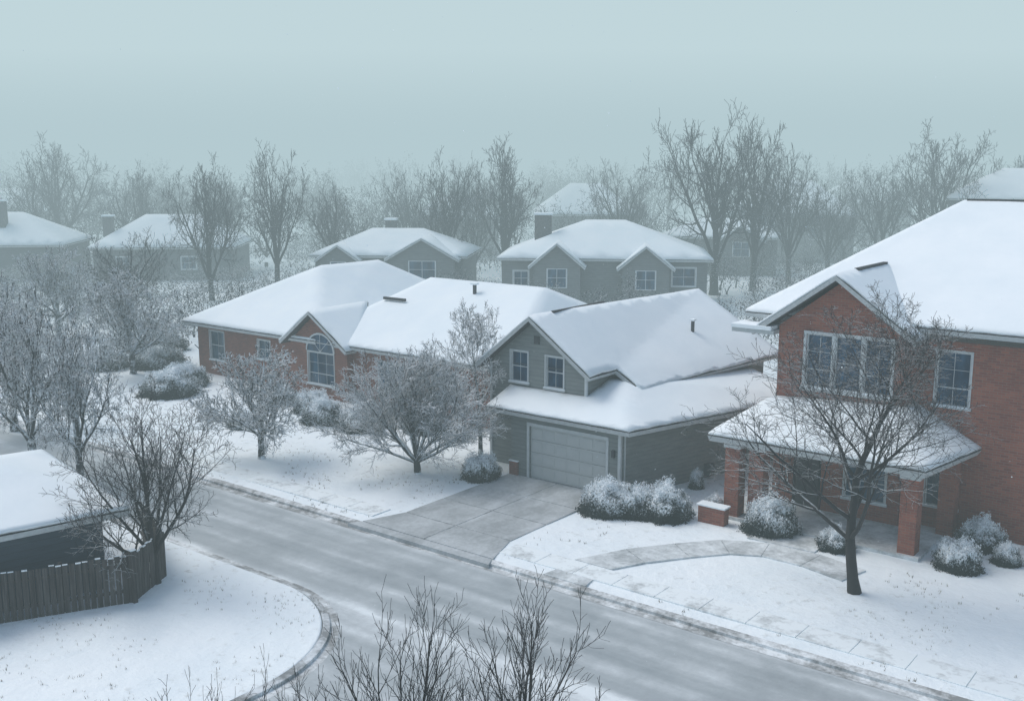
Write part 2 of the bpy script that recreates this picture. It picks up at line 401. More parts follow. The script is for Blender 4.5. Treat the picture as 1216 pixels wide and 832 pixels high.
# dry grass poking through the snow
rng = random.Random(77); gv, gf = [], []
def tuft(s, n):
    for _ in range(rng.randint(2, 5)):
        a = rng.uniform(0, 6.28); r = rng.uniform(0, 0.06); h = rng.uniform(0.05, 0.13); x0, y0 = s+r*math.cos(a), n+r*math.sin(a)
        w_ = rng.uniform(0.006, 0.012); tx, ty = x0+rng.uniform(-.05, .05), y0+rng.uniform(-.05, .05); k = len(gv); ca_, sa_ = math.cos(a), math.sin(a)
        gv.extend([(x0-w_*ca_, y0-w_*sa_, -0.01), (x0+w_*ca_, y0+w_*sa_, -0.01), (tx, ty, h)]); gf.append((k, k+1, k+2))
cnt = 0
while cnt < 1500:
    if rng.random() < 0.7:
        s, n = rng.uniform(-50, 0), rng.uniform(25.8, 34)
        if -26.8 < s < -20.9 or (26.3 < n < 27.4) or (-18.9 < s < -10 and 27 < n < 34): continue
    else: s, n = rng.uniform(-34, -20.5), rng.uniform(10, 20)
    if s > -22 and n < 20 and (s-C[0])**2+(n-C[1])**2 > 19: continue
    if noise.noise(Vector((s*0.45, n*0.45, 9))) < rng.uniform(-0.1, 0.45): continue
    tuft(s, n); cnt += 1
me = bpy.data.meshes.new("dry_grass"); me.from_pydata(gv, [], gf); me.materials.append(M_GRASS)
o = bpy.data.objects.new("dry_grass", me); o.rotation_euler = (0, 0, -ANG); link(o)

# ------------------------------------------------------------------ House A : grey siding house with garage
def houseA():
    org = (-25, 36); E = empty("grey_siding_house", W(*org), -ANG); mb = MB(org)
    w1 = (-27.2, -26.3, 3.72, 5.05); w2 = (-25.35, -24.45, 3.66, 5.0)
    wall(mb, 'F', 35.0, -28.3, -23.3, -0.1, 4.5, [(w1[0], w1[1], w1[2], 4.5), (w2[0], w2[1], w2[2], 4.5)], M_SIDING)
    zt = lambda s: 4.5+2.05*(1-abs(s+25.8)/2.5)
    def top(a, b, z0, z0b):
        pts = [(a, 35, z0), (b, 35, z0b)]
        if zt(b) > z0b+1e-3: pts.append((b, 35, zt(b)))
        if a < -25.8 < b: pts.append((-25.8, 35, zt(-25.8)))
        if zt(a) > z0+1e-3: pts.append((a, 35, zt(a)))
        if len(pts) > 2: mb.poly(pts, M_SIDING)
    top(-28.3, w1[0], 4.5, 4.5); top(w1[0], w1[1], w1[3], w1[3]); top(w1[1], w2[0], 4.5, 4.5); top(w2[0], w2[1], w2[3], w2[3]); top(w2[1], -23.3, 4.5, 4.5)
    window(mb, 'F', 35.0, *w1, 2, 2); window(mb, 'F', 35.0, *w2, 2, 2)
    mb.poly([(-23.3, 35, -0.1), (-23.3, 37.0, -0.1), (-23.3, 37.0, 4.5), (-23.3, 35, 4.5)], M_SIDING)
    mb.poly([(-23.3, 37, -.1), (-22.4, 37, -.1), (-22.4, 37, 4.0), (-23.3, 37, 4.4)], M_SIDING)
    mb.poly([(-22.4, 37, -.1), (-20.6, 46, -.1), (-20.6, 46, 4.0), (-22.4, 37, 3.9)], M_SIDING)
    mb.poly([(-20.6, 46, -.1), (-28.3, 47.5, -.1), (-28.3, 47.5, 4.3), (-20.6, 46, 4.0)], M_SIDING)
    mb.poly([(-28.3, 47.5, -.1), (-28.3, 35, -.1), (-28.3, 35, 4.5), (-28.3, 47.5, 4.3)], M_SIDING)
    wall(mb, 'F', 33.8, -26.25, -20.9, -0.1, 2.85, [(-25.3, -21.55, -0.1, 2.25)], M_SIDING)
    mb.poly([(-20.9, 33.8, -.1), (-18.3, 43.0, -.1), (-18.3, 43.0, 2.85), (-20.9, 33.8, 2.85)], M_SIDING)
    mb.poly([(-18.3, 43.0, -.1), (-20.7, 44.5, -.1), (-20.7, 44.5, 3.5), (-18.3, 43.0, 2.85)], M_SIDING)
    mb.poly([(-26.25, 35, -.1), (-26.25, 33.8, -.1), (-26.25, 33.8, 2.85), (-26.25, 35, 3.3)], M_SIDING)
    mb.build("walls", E)
    d = MB(org)
    for r in range(4):
        z0 = 0.04+r*0.55
        d.box(-25.3, -21.55, 33.90, 33.94, z0, z0+0.535, M_GDOOR)
        for k in range(6):
            a = -25.22+k*0.62; d.box(a, a+0.50, 33.885, 33.899, z0+0.09, z0+0.45, M_GDOOR)
    d.build("garage_door", E, bevel=0.008)
    t = MB(org)
    t.box(-25.42, -25.303, 33.765, 33.84, 0, 2.25, M_FRAME); t.box(-21.547, -21.43, 33.765, 33.84, 0, 2.25, M_FRAME); t.box(-25.42, -21.43, 33.76, 33.84, 2.253, 2.40, M_FRAME)
    t.box(-26.28, -25.85, 33.68, 33.79, -0.05, 0.62, M_BRICK2); t.box(-26.30, -25.83, 33.66, 33.793, 0.62, 0.66, M_SNOW)
    t.box(-20.99, -20.86, 33.76, 33.88, 0, 2.85, M_FRAME)
    for a in (-28.34, -23.38): t.box(a, a+0.12, 34.95, 35.05, 0, 4.45, M_FRAME)
    t.box(-21.25, -21.12, 33.68, 33.79, 1.62, 1.92, M_METAL)
    t.box(-20.86, -20.80, 34.0, 34.06, 0, 2.75, M_FRAME)
    t.box(-25.95, -25.68, 34.95, 34.99, 5.45, 5.78, M_METAL)
    t.build("trim", E, bevel=0.008)
    s = MB(org); s.box(-20.5, -20.36, 36.2, 36.5, 0.7, 1.35, M_METAL); s.box(-19.6, -19.3, 38.3, 38.7, 0.1, 0.6, M_METAL); s.build("meter_box", E, bevel=0.02)
    V = [(-28.85, 34.55, 4.30), (-25.95, 34.55, 6.62), (-22.85, 34.55, 4.42), (-22.85, 36.55, 4.42), (-21.7, 36.55, 3.75), (-19.9, 46.4, 4.0), (-24.8, 47.2, 6.6), (-28.9, 49.2, 4.25)]
    roof(E, org, V, [(1, 2, 3, 6), (3, 4, 5, 6), (0, 1, 6, 7), (6, 5, 7)], "upper_roof")
    V = [(-27.25, 33.3, 2.85), (-20.2, 33.3, 2.85), (-22.55, 36.8, 4.0), (-23.3, 36.8, 4.0), (-23.3, 35.03, 3.48), (-27.25, 35.03, 3.48), (-17.2, 43.4, 2.85), (-20.75, 44.6, 3.55)]
    roof(E, org, V, [(0, 1, 2, 3, 4, 5), (1, 6, 7, 2)], "lower_roof")
    mb = MB(org); mb.poly([(-27.2, 33.4, 2.8), (-27.2, 34.99, 2.8), (-27.2, 34.99, 3.42)], M_SIDING)
    mb.box(-25.84, -25.70, 36.0, 40.0, 6.60, 6.74, M_SHING)
    mb.build("ridge_vent", E)
    v = MB(org); v.box(-22.9, -22.78, 43.0, 43.12, 4.9, 5.75, M_METAL); v.box(-22.96, -22.72, 42.94, 43.18, 5.75, 5.83, M_SNOW); v.build("vent_pipe", E)
houseA()

# ------------------------------------------------------------------ House C : two storey red brick house
def houseC():
    org = (-12, 40); E = empty("red_brick_house", W(*org), -ANG); mb = MB(org)
    win = (-14.9, -11.75, 4.75, 6.75)
    wall(mb, 'F', 37.0, -16.0, -11.2, -0.1, 6.95, [win, (-15.2, -14.1, 0.05, 2.2), (-13.2, -11.7, 0.8, 2.2)], M_BRICK)
    mb.poly([(-16.0, 37, 6.95), (-11.2, 37, 6.95), (-13.65, 37, 8.75)], M_BRICK)
    mb.poly([(-11.2, 37, -.1), (-11.2, 38, -.1), (-11.2, 38, 6.95), (-11.2, 37, 6.95)], M_BRICK)
    w2 = (-10.5, -9.35, 4.5, 6.45)
    wall(mb, 'F', 38.0, -11.2, -2.8, -0.1, 6.8, [w2, (-10.6, -9.5, 0.8, 2.3), (-6.4, -4.8, 4.5, 6.3), (-6.4, -4.8, 0.9, 2.6)], M_BRICK)
    for a, b, c_, d_ in [((-2.8, 38), (-2.8, 58), 6.8, 6.8), ((-2.8, 58), (-16, 58), 6.8, 6.8), ((-16, 58), (-16, 37), 6.8, 6.95)]:
        mb.poly([(a[0], a[1], -.1), (b[0], b[1], -.1), (b[0], b[1], d_), (a[0], a[1], c_)], M_BRICK)
    ww = (win[1]-win[0]-0.2)/3
    for i in range(3):
        a = win[0]+i*(ww+0.1)
        window(mb, 'F', 37.0, a, a+ww, win[2], win[3], 2 if i != 1 else 1, 3 if i != 1 else 2, M_GLASS, 0.05, sill=False, casing=0)
        if i < 2: mb.box(a+ww, a+ww+0.1, 36.98, 37.13, win[2], win[3], M_FRAME)
    mb.box(win[0]-0.10, win[1]+0.10, 36.92, 36.997, win[3]+0.002, win[3]+0.10, M_FRAME); mb.box(win[0]-0.15, win[1]+0.15, 36.86, 36.997, win[2]-0.12, win[2]-0.002, M_FRAME)
    mb.box(win[0]-0.13, win[1]+0.13, 36.87, 36.995, win[2], win[2]+0.045, M_SNOW)
    mb.box(win[0]-0.10, win[0]-0.003, 36.93, 36.998, win[2]+0.052, win[3], M_FRAME); mb.box(win[1]+0.003, win[1]+0.10, 36.93, 36.998, win[2]+0.052, win[3], M_FRAME)
    window(mb, 'F', 38.0, *w2, 2, 3); window(mb, 'F', 38.0, -10.6, -9.5, 0.8, 2.3, 2, 2)
    window(mb, 'F', 38.0, -6.4, -4.8, 4.5, 6.3, 2, 2); window(mb, 'F', 38.0, -6.4, -4.8, 0.9, 2.6, 2, 2)
    window(mb, 'F', 37.0, -13.2, -11.7, 0.8, 2.2, 3, 2)
    mb.box(-15.2, -14.1, 37.06, 37.12, 0.05, 2.2, M_DARK)
    mb.build("walls", E)
    dd = MB(org); dd.box(-15.08, -14.22, 37.02, 37.058, 0.08, 2.12, M_METAL)
    for z0 in (0.25, 1.15):
        for a in (-14.98, -14.60): dd.box(a, a+0.28, 36.995, 37.02, z0, z0+0.75, M_METAL)
    dd.build("front_door", E, bevel=0.01)
    g = lambda n: 6.95+(n-36.55)*(11.25-6.95)/(48-36.55)
    roof(E, org, [(-17.6, 37.35, g(37.35)), (-2.1, 37.35, g(37.35)), (-8.0, 48, 11.25), (-12.6, 48, 11.25), (-17.6, 59, 6.95), (-2.1, 59, 6.95)],
         [(0, 1, 2, 3), (0, 3, 4), (3, 2, 5, 4), (2, 1, 5)], "main_roof")
    pk = 8.98; ez = 6.85
    nb = 36.55+(pk-6.95)/((11.25-6.95)/(48-36.55))
    V = [(-13.75, 36.5, pk), (-13.75, nb+0.25, pk+0.02), (-16.95, 36.5, ez-0.15), (-16.95, 37.9, ez-0.15), (-10.75, 36.5, ez), (-10.75, 37.8, ez)]
    roof(E, org, V, [(2, 0, 1, 3), (0, 4, 5, 1)], "gable_roof")
    b = MB(org); b.box(-17.7, -16.0, 36.5, 37.6, 6.62, 6.78, M_TRIM); b.box(-17.72, -16.1, 36.45, 37.6, 6.783, 6.93, M_SNOW)
    b.box(-13.80, -13.62, 38.4, 41.6, pk, pk+0.13, M_SHING); b.box(-12.5, -8.2, 47.9, 48.1, 11.25, 11.40, M_SHING)
    b.box(-11.35, -11.27, 37.85, 37.93, 0, 6.6, M_FRAME)
    b.build("roof_trim", E, bevel=0.01)
    V = [(-17.3, 34.0, 3.1), (-9.5, 34.0, 3.1), (-8.8, 38.02, 3.1), (-11.22, 38.02, 4.45), (-11.22, 36.98, 4.45), (-16.02, 36.98, 4.2), (-16.02, 39.5, 4.2), (-17.3, 39.5, 3.1)]
    roof(E, org, V, [(0, 1, 4, 5), (1, 2, 3, 4), (0, 5, 6, 7)], "porch_roof", fascia=0.22)
    p = MB(org)
    for a, n in [(-16.7, 34.3), (-15.85, 34.5), (-10.35, 34.35), (-9.95, 37.3)]:
        p.box(a, a+0.56, n, n+0.56, -0.1, 2.86, M_BRICK); p.box(a-0.05, a+0.61, n-0.05, n+0.61, 2.70, 2.82, M_FRAME)
    p.box(-17.1, -9.8, 34.18, 34.30, 2.862, 3.0, M_TRIM)
    p.box(-16.9, -9.6, 34.2, 36.98, -0.1, 0.12, M_WALK)
    p.build("porch", E)
    q = MB(org); q.box(-17.25, -16.2, 33.35, 33.75, -0.1, 0.62, M_BRICK); q.box(-17.3, -16.15, 33.3, 33.8, 0.622, 0.69, M_SNOW)
    q.build("porch_wall", E, bevel=0.02)
houseC()

# ------------------------------------------------------------------ House B : brick ranch house
def houseB():
    org = (-44, 42); E = empty("brick_ranch_house", W(*org), -ANG); mb = MB(org)
    ow = [(-54.0, -52.6, 0.95, 2.75), (-49.4, -48.3, 1.5, 2.65)]
    wall(mb, 'F', 39.2, -55.2, -46.0, -0.1, 3.1, ow, M_BRICK2)
    window(mb, 'F', 39.2, *ow[0], 2, 2, M_GLASS2); window(mb, 'F', 39.2, *ow[1], 2, 2, M_GLASS2)
    gw = (-44.55, -42.45, 0.75, 2.55)
    wall(mb, 'F', 38.8, -46.0, -41.4, -0.1, 3.0, [gw], M_BRICK2)
    mb.poly([(-46.0, 38.8, 3.0), (-41.4, 38.8, 3.0), (-43.95, 38.8, 4.65)], M_BRICK2)
    window(mb, 'F', 38.8, *gw, 3, 3, M_GLASS)
    cx, r = -43.5, 1.05
    pts = [(cx+r*math.cos(t), 38.765, 2.62+0.95*math.sin(t)) for t in [math.pi*k/16 for k in range(17)]]
    mb.poly(pts, M_GLASS)
    for k in range(16):
        t0, t1 = math.pi*k/16, math.pi*(k+1)/16
        P = lambda rr, t, d: (cx+rr*math.cos(t), 38.8-d, 2.62+(rr-0.1)*math.sin(t))
        mb.poly([P(r, t0, 0.06), P(r+0.10, t0, 0.06), P(r+0.10, t1, 0.06), P(r, t1, 0.06)], M_FRAME)
        mb.poly([P(r+0.10, t0, 0.06), P(r+0.10, t0, 0), P(r+0.10, t1, 0), P(r+0.10, t1, 0.06)], M_FRAME)
    for t in (0.8, 1.57, 2.34):
        dx, dz = math.cos(t), math.sin(t)
        mb.poly([(cx-dz*0.015, 38.755, 2.62+dx*0.015), (cx+dx*r-dz*0.015, 38.755, 2.62+dz*0.95+dx*0.015), (cx+dx*r+dz*0.015, 38.755, 2.62+dz*0.95-dx*0.015), (cx+dz*0.015, 38.755, 2.62-dx*0.015)], M_FRAME)
    wall(mb, 'F', 39.2, -41.4, -31.2, -0.1, 3.1, [(-39.4, -37.6, 0.9, 2.5), (-35.5, -34.0, 0.9, 2.5)], M_BRICK2)
    window(mb, 'F', 39.2, -39.4, -37.6, 0.9, 2.5, 2, 2); window(mb, 'F', 39.2, -35.5, -34.0, 0.9, 2.5, 2, 2)
    mb.poly([(-41.4, 38.8, -.1), (-41.4, 39.2, -.1), (-41.4, 39.2, 3.1), (-41.4, 38.8, 3.0)], M_BRICK2)
    mb.poly([(-46, 38.8, -.1), (-46, 39.2, -.1), (-46, 39.2, 3.1), (-46, 38.8, 3.0)], M_BRICK2)
    for a, b in [((-31.2, 39.2), (-31.2, 52.5)), ((-31.2, 52.5), (-55.2, 54)), ((-55.2, 54), (-55.2, 39.2))]:
        mb.poly([(a[0], a[1], -.1), (b[0], b[1], -.1), (b[0], b[1], 3.1), (a[0], a[1], 3.1)], M_BRICK2)
    mb.build("walls", E)
    V = [(-56.2, 38.7, 3.15), (-43.8, 38.7, 3.15), (-43.8, 54.5, 3.15), (-56.2, 54.5, 3.15), (-50.0, 44.9, 6.45), (-49.4, 49.3, 6.5)]
    roof(E, org, V, [(0, 1, 4), (1, 2, 5, 4), (2, 3, 5), (3, 0, 4, 5)], "left_roof", detail=0.8)
    V = [(-45.0, 38.75, 3.12), (-30.5, 38.75, 3.12), (-30.3, 53, 3.12), (-45.0, 53, 3.12), (-42.0, 46.3, 6.1), (-33.6, 46.3, 6.1)]
    roof(E, org, V, [(0, 1, 5, 4), (1, 2, 5), (2, 3, 4, 5), (3, 0, 4)], "right_roof", detail=0.8)
    V = [(-43.95, 38.35, 4.85), (-43.95, 43.0, 4.9), (-46.5, 38.35, 2.95), (-46.5, 39.5, 2.95), (-41.0, 38.35, 2.9), (-41.0, 39.5, 2.9)]
    roof(E, org, V, [(2, 0, 1, 3), (0, 4, 5, 1)], "gable_roof", detail=0.8)
    b = MB(org); b.box(-43.0, -41.3, 43.25, 43.4, 5.12, 5.27, M_SHING); b.box(-37.6, -37.45, 44.9, 45.05, 5.4, 6.2, M_METAL); b.box(-37.7, -37.35, 44.8, 45.15, 6.2, 6.3, M_SNOW); b.build("ridge_vent", E)
houseB()

# ------------------------------------------------------------------ generic background house (own frame, front = -y)
def bg_house(name, x, y, rot, w, d, eave, ridge, ridge_w, gables=(), wins=(), chim=None, mat=None):
    E = empty(name, (x, y, 0), rot); mat = mat or M_SIDING2; mb = MB()
    wall(mb, 'F', 0, -w/2, w/2, -0.3, eave, list(wins), mat)
    for q in wins: window(mb, 'F', 0, *q, 2, 2, casing=0.1, fw=0.07, mt=0.018)
    for a, b in [((w/2, 0), (w/2, d)), ((w/2, d), (-w/2, d)), ((-w/2, d), (-w/2, 0))]:
        mb.poly([(a[0], a[1], -.3), (b[0], b[1], -.3), (b[0], b[1], eave), (a[0], a[1], eave)], mat)
    for gx, gw, gp, gz, pd in gables:
        mb.poly([(gx-gw/2, -pd, -.3), (gx+gw/2, -pd, -.3), (gx+gw/2, -pd, gz), (gx, -pd, gp), (gx-gw/2, -pd, gz)], mat)
        for sx in (-1, 1): mb.poly([(gx+sx*gw/2, -pd, -.3), (gx+sx*gw/2, 0, -.3), (gx+sx*gw/2, 0, gz), (gx+sx*gw/2, -pd, gz)], mat)
        a = gx-gw*0.2; b = gx+gw*0.2; zz = gz-0.2
        mb.box(a-0.1, b+0.1, -pd-0.06, -pd-0.01, zz-1.7, zz, M_FRAME)
        for k in range(2):
            q0 = a+(b-a)*k/2+0.03; q1 = a+(b-a)*(k+1)/2-0.03
            mb.box(q0, q1, -pd-0.075, -pd-0.062, zz-1.62, zz-0.84, M_GLASS); mb.box(q0, q1, -pd-0.075, -pd-0.062, zz-0.79, zz-0.08, M_GLASS)
    if chim:
        cx, cy, cw, ct = chim; mb.box(cx-cw/2, cx+cw/2, cy-0.5, cy+0.5, 0, ct, M_CHIM); mb.box(cx-cw/2-.08, cx+cw/2+.08, cy-0.58, cy+0.58, ct, ct+0.18, M_SNOW)
    mb.build("walls", E)
    h = w/2+0.5
    V = [(-h, -0.5, eave), (h, -0.5, eave), (h, d+0.5, eave), (-h, d+0.5, eave), (-ridge_w/2, d/2, ridge), (ridge_w/2, d/2, ridge)]
    roof(E, (0, 0), V, [(0, 1, 5, 4), (1, 2, 5), (2, 3, 4, 5), (3, 0, 4)], "main_roof", detail=2.0)
    sl = (ridge-eave)/(d/2+0.5)
    for gx, gw, gp, gz, pd in gables:
        nb = -0.5+(gp+0.1-eave)/sl; n2 = max(-0.4, -0.5+(gz-eave)/sl)
        V = [(gx, -pd-0.4, gp+0.15), (gx, nb+0.3, gp+0.17), (gx-gw/2-0.5, -pd-0.4, gz-0.15), (gx-gw/2-0.5, n2+.3, gz-0.15), (gx+gw/2+0.5, -pd-0.4, gz-0.15), (gx+gw/2+0.5, n2+.3, gz-0.15)]
        roof(E, (0, 0), V, [(2, 0, 1, 3), (0, 4, 5, 1)], "gable_roof", detail=2.0)
r5 = math.radians(-6)
bg_house("siding_house", 8.0, 91.5, r5, 17.8, 11, 4.6, 7.6, 3.6, [(-4.0, 4.0, 5.9, 4.1, 1.5), (3.6, 4.0, 5.7, 4.0, 1.5)], [(-7.9, -6.6, 2.2, 3.5), (5.9, 7.9, 2.3, 3.9)], (-5.6, 4.0, 1.5, 8.2))
bg_house("siding_house", -11.5, 98, r5, 14.0, 9, 4.3, 6.5, 5.0, [(3.4, 6.0, 5.9, 4.2, 1.2), (-4.6, 3.4, 5.2, 4.0, 0.8)], [(-2.0, -0.7, 2, 3.4)], (-1, 6, 1.0, 7.3))
bg_house("siding_house", -38.5, 116, math.radians(4), 15.0, 11, 3.6, 6.9, 6.0, (), [(-5, -3.6, 1.2, 2.6), (2, 3.6, 1.2, 2.6)], (-6.5, 3, 1.0, 6.9), M_SIDING3)
bg_house("siding_house", -56.0, 115, math.radians(6), 13.0, 11, 3.9, 7.2, 2.0, (), [(-3, -1.6, 1.4, 2.8)], (-0.5, 3, 1.0, 8.6), M_SIDING3)
bg_house("siding_house", 10.0, 140, 0, 13.0, 12, 6.0, 9.9, 4.0, (), [(-2, 0, 3, 4.6)], None, M_SIDING3)
bg_house("siding_house", -8.0, 146, 0, 12.0, 10, 5.0, 7.8, 5.0, (), [], None, M_SIDING3)
bg_house("siding_house", 24.0, 122, math.radians(-14), 13.0, 9, 4.3, 6.2, 5.0, [(2.5, 4.5, 5.6, 4.1, 1.0)], [(-4.4, -3, 1.9, 3.4)], None, M_SIDING3)
bg_house("siding_house", 36.0, 137, math.radians(-14), 16.0, 13, 6.1, 10.4, 5.0, [(-3, 5, 8.2, 6, 1.0)], [(2.4, 4, 3, 4.6)], None, M_SIDING3)
bg_house("siding_house", 55.5, 114, math.radians(-22), 16.0, 12, 8.9, 12.1, 5.0, (), [(-6, -4, 5.2, 7.2)], None, M_SIDING3)
bg_house("siding_house", -80, 165, math.radians(10), 15.0, 11, 5, 8.6, 4.0, (), [], None, M_SIDING3)
bg_house("siding_house", 58, 175, math.radians(-10), 15.0, 11, 6, 9.6, 4.0, (), [], None, M_SIDING3)

# ------------------------------------------------------------------ shed & fence
org = (-30, 14); E = empty("garden_shed", W(*org), -ANG); mb = MB(org)
mb.prism([(-28.75, 16.5), (-35.5, 18.2), (-37, 9.2), (-30.6, 9.0)], -0.1, 2.55, M_SHED)
mb.build("walls", E)
t = MB(org); t.prism([(-28.70, 16.58), (-28.86, 16.62), (-28.92, 16.40), (-28.72, 16.32)], -0.1, 2.5, M_SHED); t.build("corner_board", E)
roof(E, org, [(-28.1, 17.2, 2.5), (-30.2, 8.3, 2.5), (-38, 8.3, 2.5), (-36.5, 19.0, 2.5), (-32.8, 15.2, 3.65), (-34.0, 11.5, 3.65)], [(0, 1, 5, 4), (1, 2, 5), (2, 3, 4, 5), (3, 0, 4)], "roof")
def fence(name, pts, h=1.5):
    E = empty(name, W(*pts[0]), -ANG); org = pts[0]; mb = MB(org); random.seed(5)
    for i in range(len(pts)-1):
        a, b = Vector(pts[i]), Vector(pts[i+1]); L = (b-a).length; d = (b-a)/L; nn = Vector((-d.y, d.x)); k = 0.0
        while k < L-0.05:
            w_ = 0.15; hh = h+random.uniform(-0.03, 0.03); f_ = random.uniform(-0.006, 0.012)
            p0 = a+d*k+nn*f_; p1 = a+d*min(L, k+w_)+nn*(f_+random.uniform(-.006, .006)); o1 = nn*0.012
            mb.prism([tuple(p0-o1), tuple(p1-o1), tuple(p1+o1), tuple(p0+o1)], 0.03, hh, M_FENCE)
            o2 = nn*0.022
            if random.random() < 0.65:
                mb.prism([tuple(p0-o2), tuple(p1-o2), tuple(p1+o2), tuple(p0+o2)], hh+0.002, hh+0.02+random.random()*0.02, M_SNOW)
            k += w_+0.028
        for zz in (0.35, 1.15):
            q0, q1 = a+nn*0.032, b+nn*0.032; q2, q3 = b+nn*0.08, a+nn*0.08
            mb.prism([tuple(q0), tuple(q1), tuple(q2), tuple(q3)], zz, zz+0.09, M_FENCE)
        k = 0
        while k <= L:
            c0 = a+d*k+nn*0.13; mb.prism([(c0.x-.05, c0.y-.05), (c0.x+.05, c0.y-.05), (c0.x+.05, c0.y+.05), (c0.x-.05, c0.y+.05)], -0.1, h+0.05, M_FENCE); k += 1.9
    e_ = Vector(pts[1]); mb.prism([(e_.x-.02, e_.y-.06), (e_.x+.11, e_.y-.06), (e_.x+.11, e_.y+.07), (e_.x-.02, e_.y+.07)], -0.1, h+0.16, M_FENCE)
    mb.prism([(e_.x-.04, e_.y-.08), (e_.x+.13, e_.y-.08), (e_.x+.13, e_.y+.09), (e_.x-.04, e_.y+.09)], h+0.162, h+0.20, M_SNOW)
    mb.build("boards", E)
fence("wooden_fence", [(-28.9, 13.1), (-27.1, 16.5), (-28.1, 18.3), (-31.4, 19.6)])
E = empty("brick_pillar", W(-28.95, 12.75), -ANG); mb = MB((-28.95, 12.75)); mb.box(-29.2, -28.7, 12.45, 13.0, -0.1, 1.95, M_PALEBRICK); mb.box(-29.25, -28.65, 12.4, 13.05, 1.953, 2.08, M_SNOW); mb.build("shaft", E, bevel=0.015)

# ------------------------------------------------------------------ trees
NSEG = (9, 7, 5, 4, 3, 2)
def grow(seed, form='vase', trunk=0.16, limbs=7, limb_ang=(12, 50), levels=4, dens=(0, 1.7, 1.6, 1.4, 1.0), r0=0.17, wig=0.10, trop=0.05, ratio=0.55, tipr=0.006, ang=(28, 60), lift=0.05):
    rng = random.Random(seed); segs = []
    def rv(): return Vector((rng.gauss(0, 1), rng.gauss(0, 1), rng.gauss(0, 1)))
    def br(p, d, L, r, lev):
        n = NSEG[lev]; step = L/n; r_end = max(tipr, r*0.28); rc = r; az = rng.uniform(0, 6.28); tl = trop*max(0.0, 1-0.32*(lev-1))
        for i in range(n):
            t = (i+1)/n
            d = (d+rv()*wig*(0.7+0.3*lev)+Vector((0, 0, tl))).normalized()
            q = p+d*step; rn = r+(r_end-r)*t
            segs.append((p, q, rc, rn)); p = q; rc = rn
            if lev < levels and t > (0.22 if lev == 1 else 0.1):
                m = dens[lev]; k = int(m)+(1 if rng.random() < m-int(m) else 0)
                for _ in range(k):
                    az += 2.4+rng.uniform(-.5, .5)
                    a = math.radians(rng.uniform(*ang))
                    u = d.cross(Vector((0.31, 0.17, 0.93)))
                    if u.length < 1e-3: u = Vector((1, 0, 0))
                    u.normalize(); v = d.cross(u)
                    nd_ = (d*math.cos(a)+(u*math.cos(az)+v*math.sin(az))*math.sin(a)+Vector((0, 0, lift))).normalized()
                    l2 = L*ratio*rng.uniform(0.6, 1.2)*(1.08-0.5*t)
                    br(p, nd_, l2, max(tipr, rc*0.60), lev+1)
    p = Vector((0, 0, -0.02)); d = Vector((rng.uniform(-.05, .05), rng.uniform(-.05, .05), 1)).normalized()
    if form == 'vase':
        rc = r0*1.3
        for i in range(4):
            q = p+d*trunk/4; r2 = r0*(1-0.05*i); segs.append((p, q, rc, r2)); p = q; rc = r2; d = (d+rv()*0.05).normalized()
        az0 = rng.uniform(0, 6.28)
        for k in range(limbs):
            f = k/(limbs-1)
            az = az0+k*2.4+rng.uniform(-.25, .25); a = math.radians(limb_ang[0]+(limb_ang[1]-limb_ang[0])*f+rng.uniform(-5, 5))
            base = p-Vector((0, 0, trunk*0.22*f*rng.random()))
            br(base, Vector((math.cos(az)*math.sin(a), math.sin(az)*math.sin(a), math.cos(a))), (1-trunk)*rng.uniform(0.76, 0.92)*(1-0.10*f), r0*rng.uniform(0.40, 0.55), 1)
    else:
        n = 11; rc = r0*1.3; az = rng.uniform(0, 6.28)
        for i in range(n):
            t = (i+1)/n; d = (d+rv()*0.07+Vector((0, 0, 0.05))).normalized(); q = p+d*0.80/n
            rn = r0*(1-0.82*t); segs.append((p, q, rc, rn)); p = q; rc = rn
            if t >= trunk:
                for _ in range(2 if i < n-1 else 3):
                    az += 2.4+rng.uniform(-.4, .4); a = math.radians(rng.uniform(42, 62)-24*t)
                    L = 0.58*(1-0.62*t)*rng.uniform(0.85, 1.15)
                    br(p, Vector((math.cos(az)*math.sin(a), math.sin(az)*math.sin(a), math.cos(a))), L, rc*rng.uniform(0.42, 0.6), 1)
    return segs
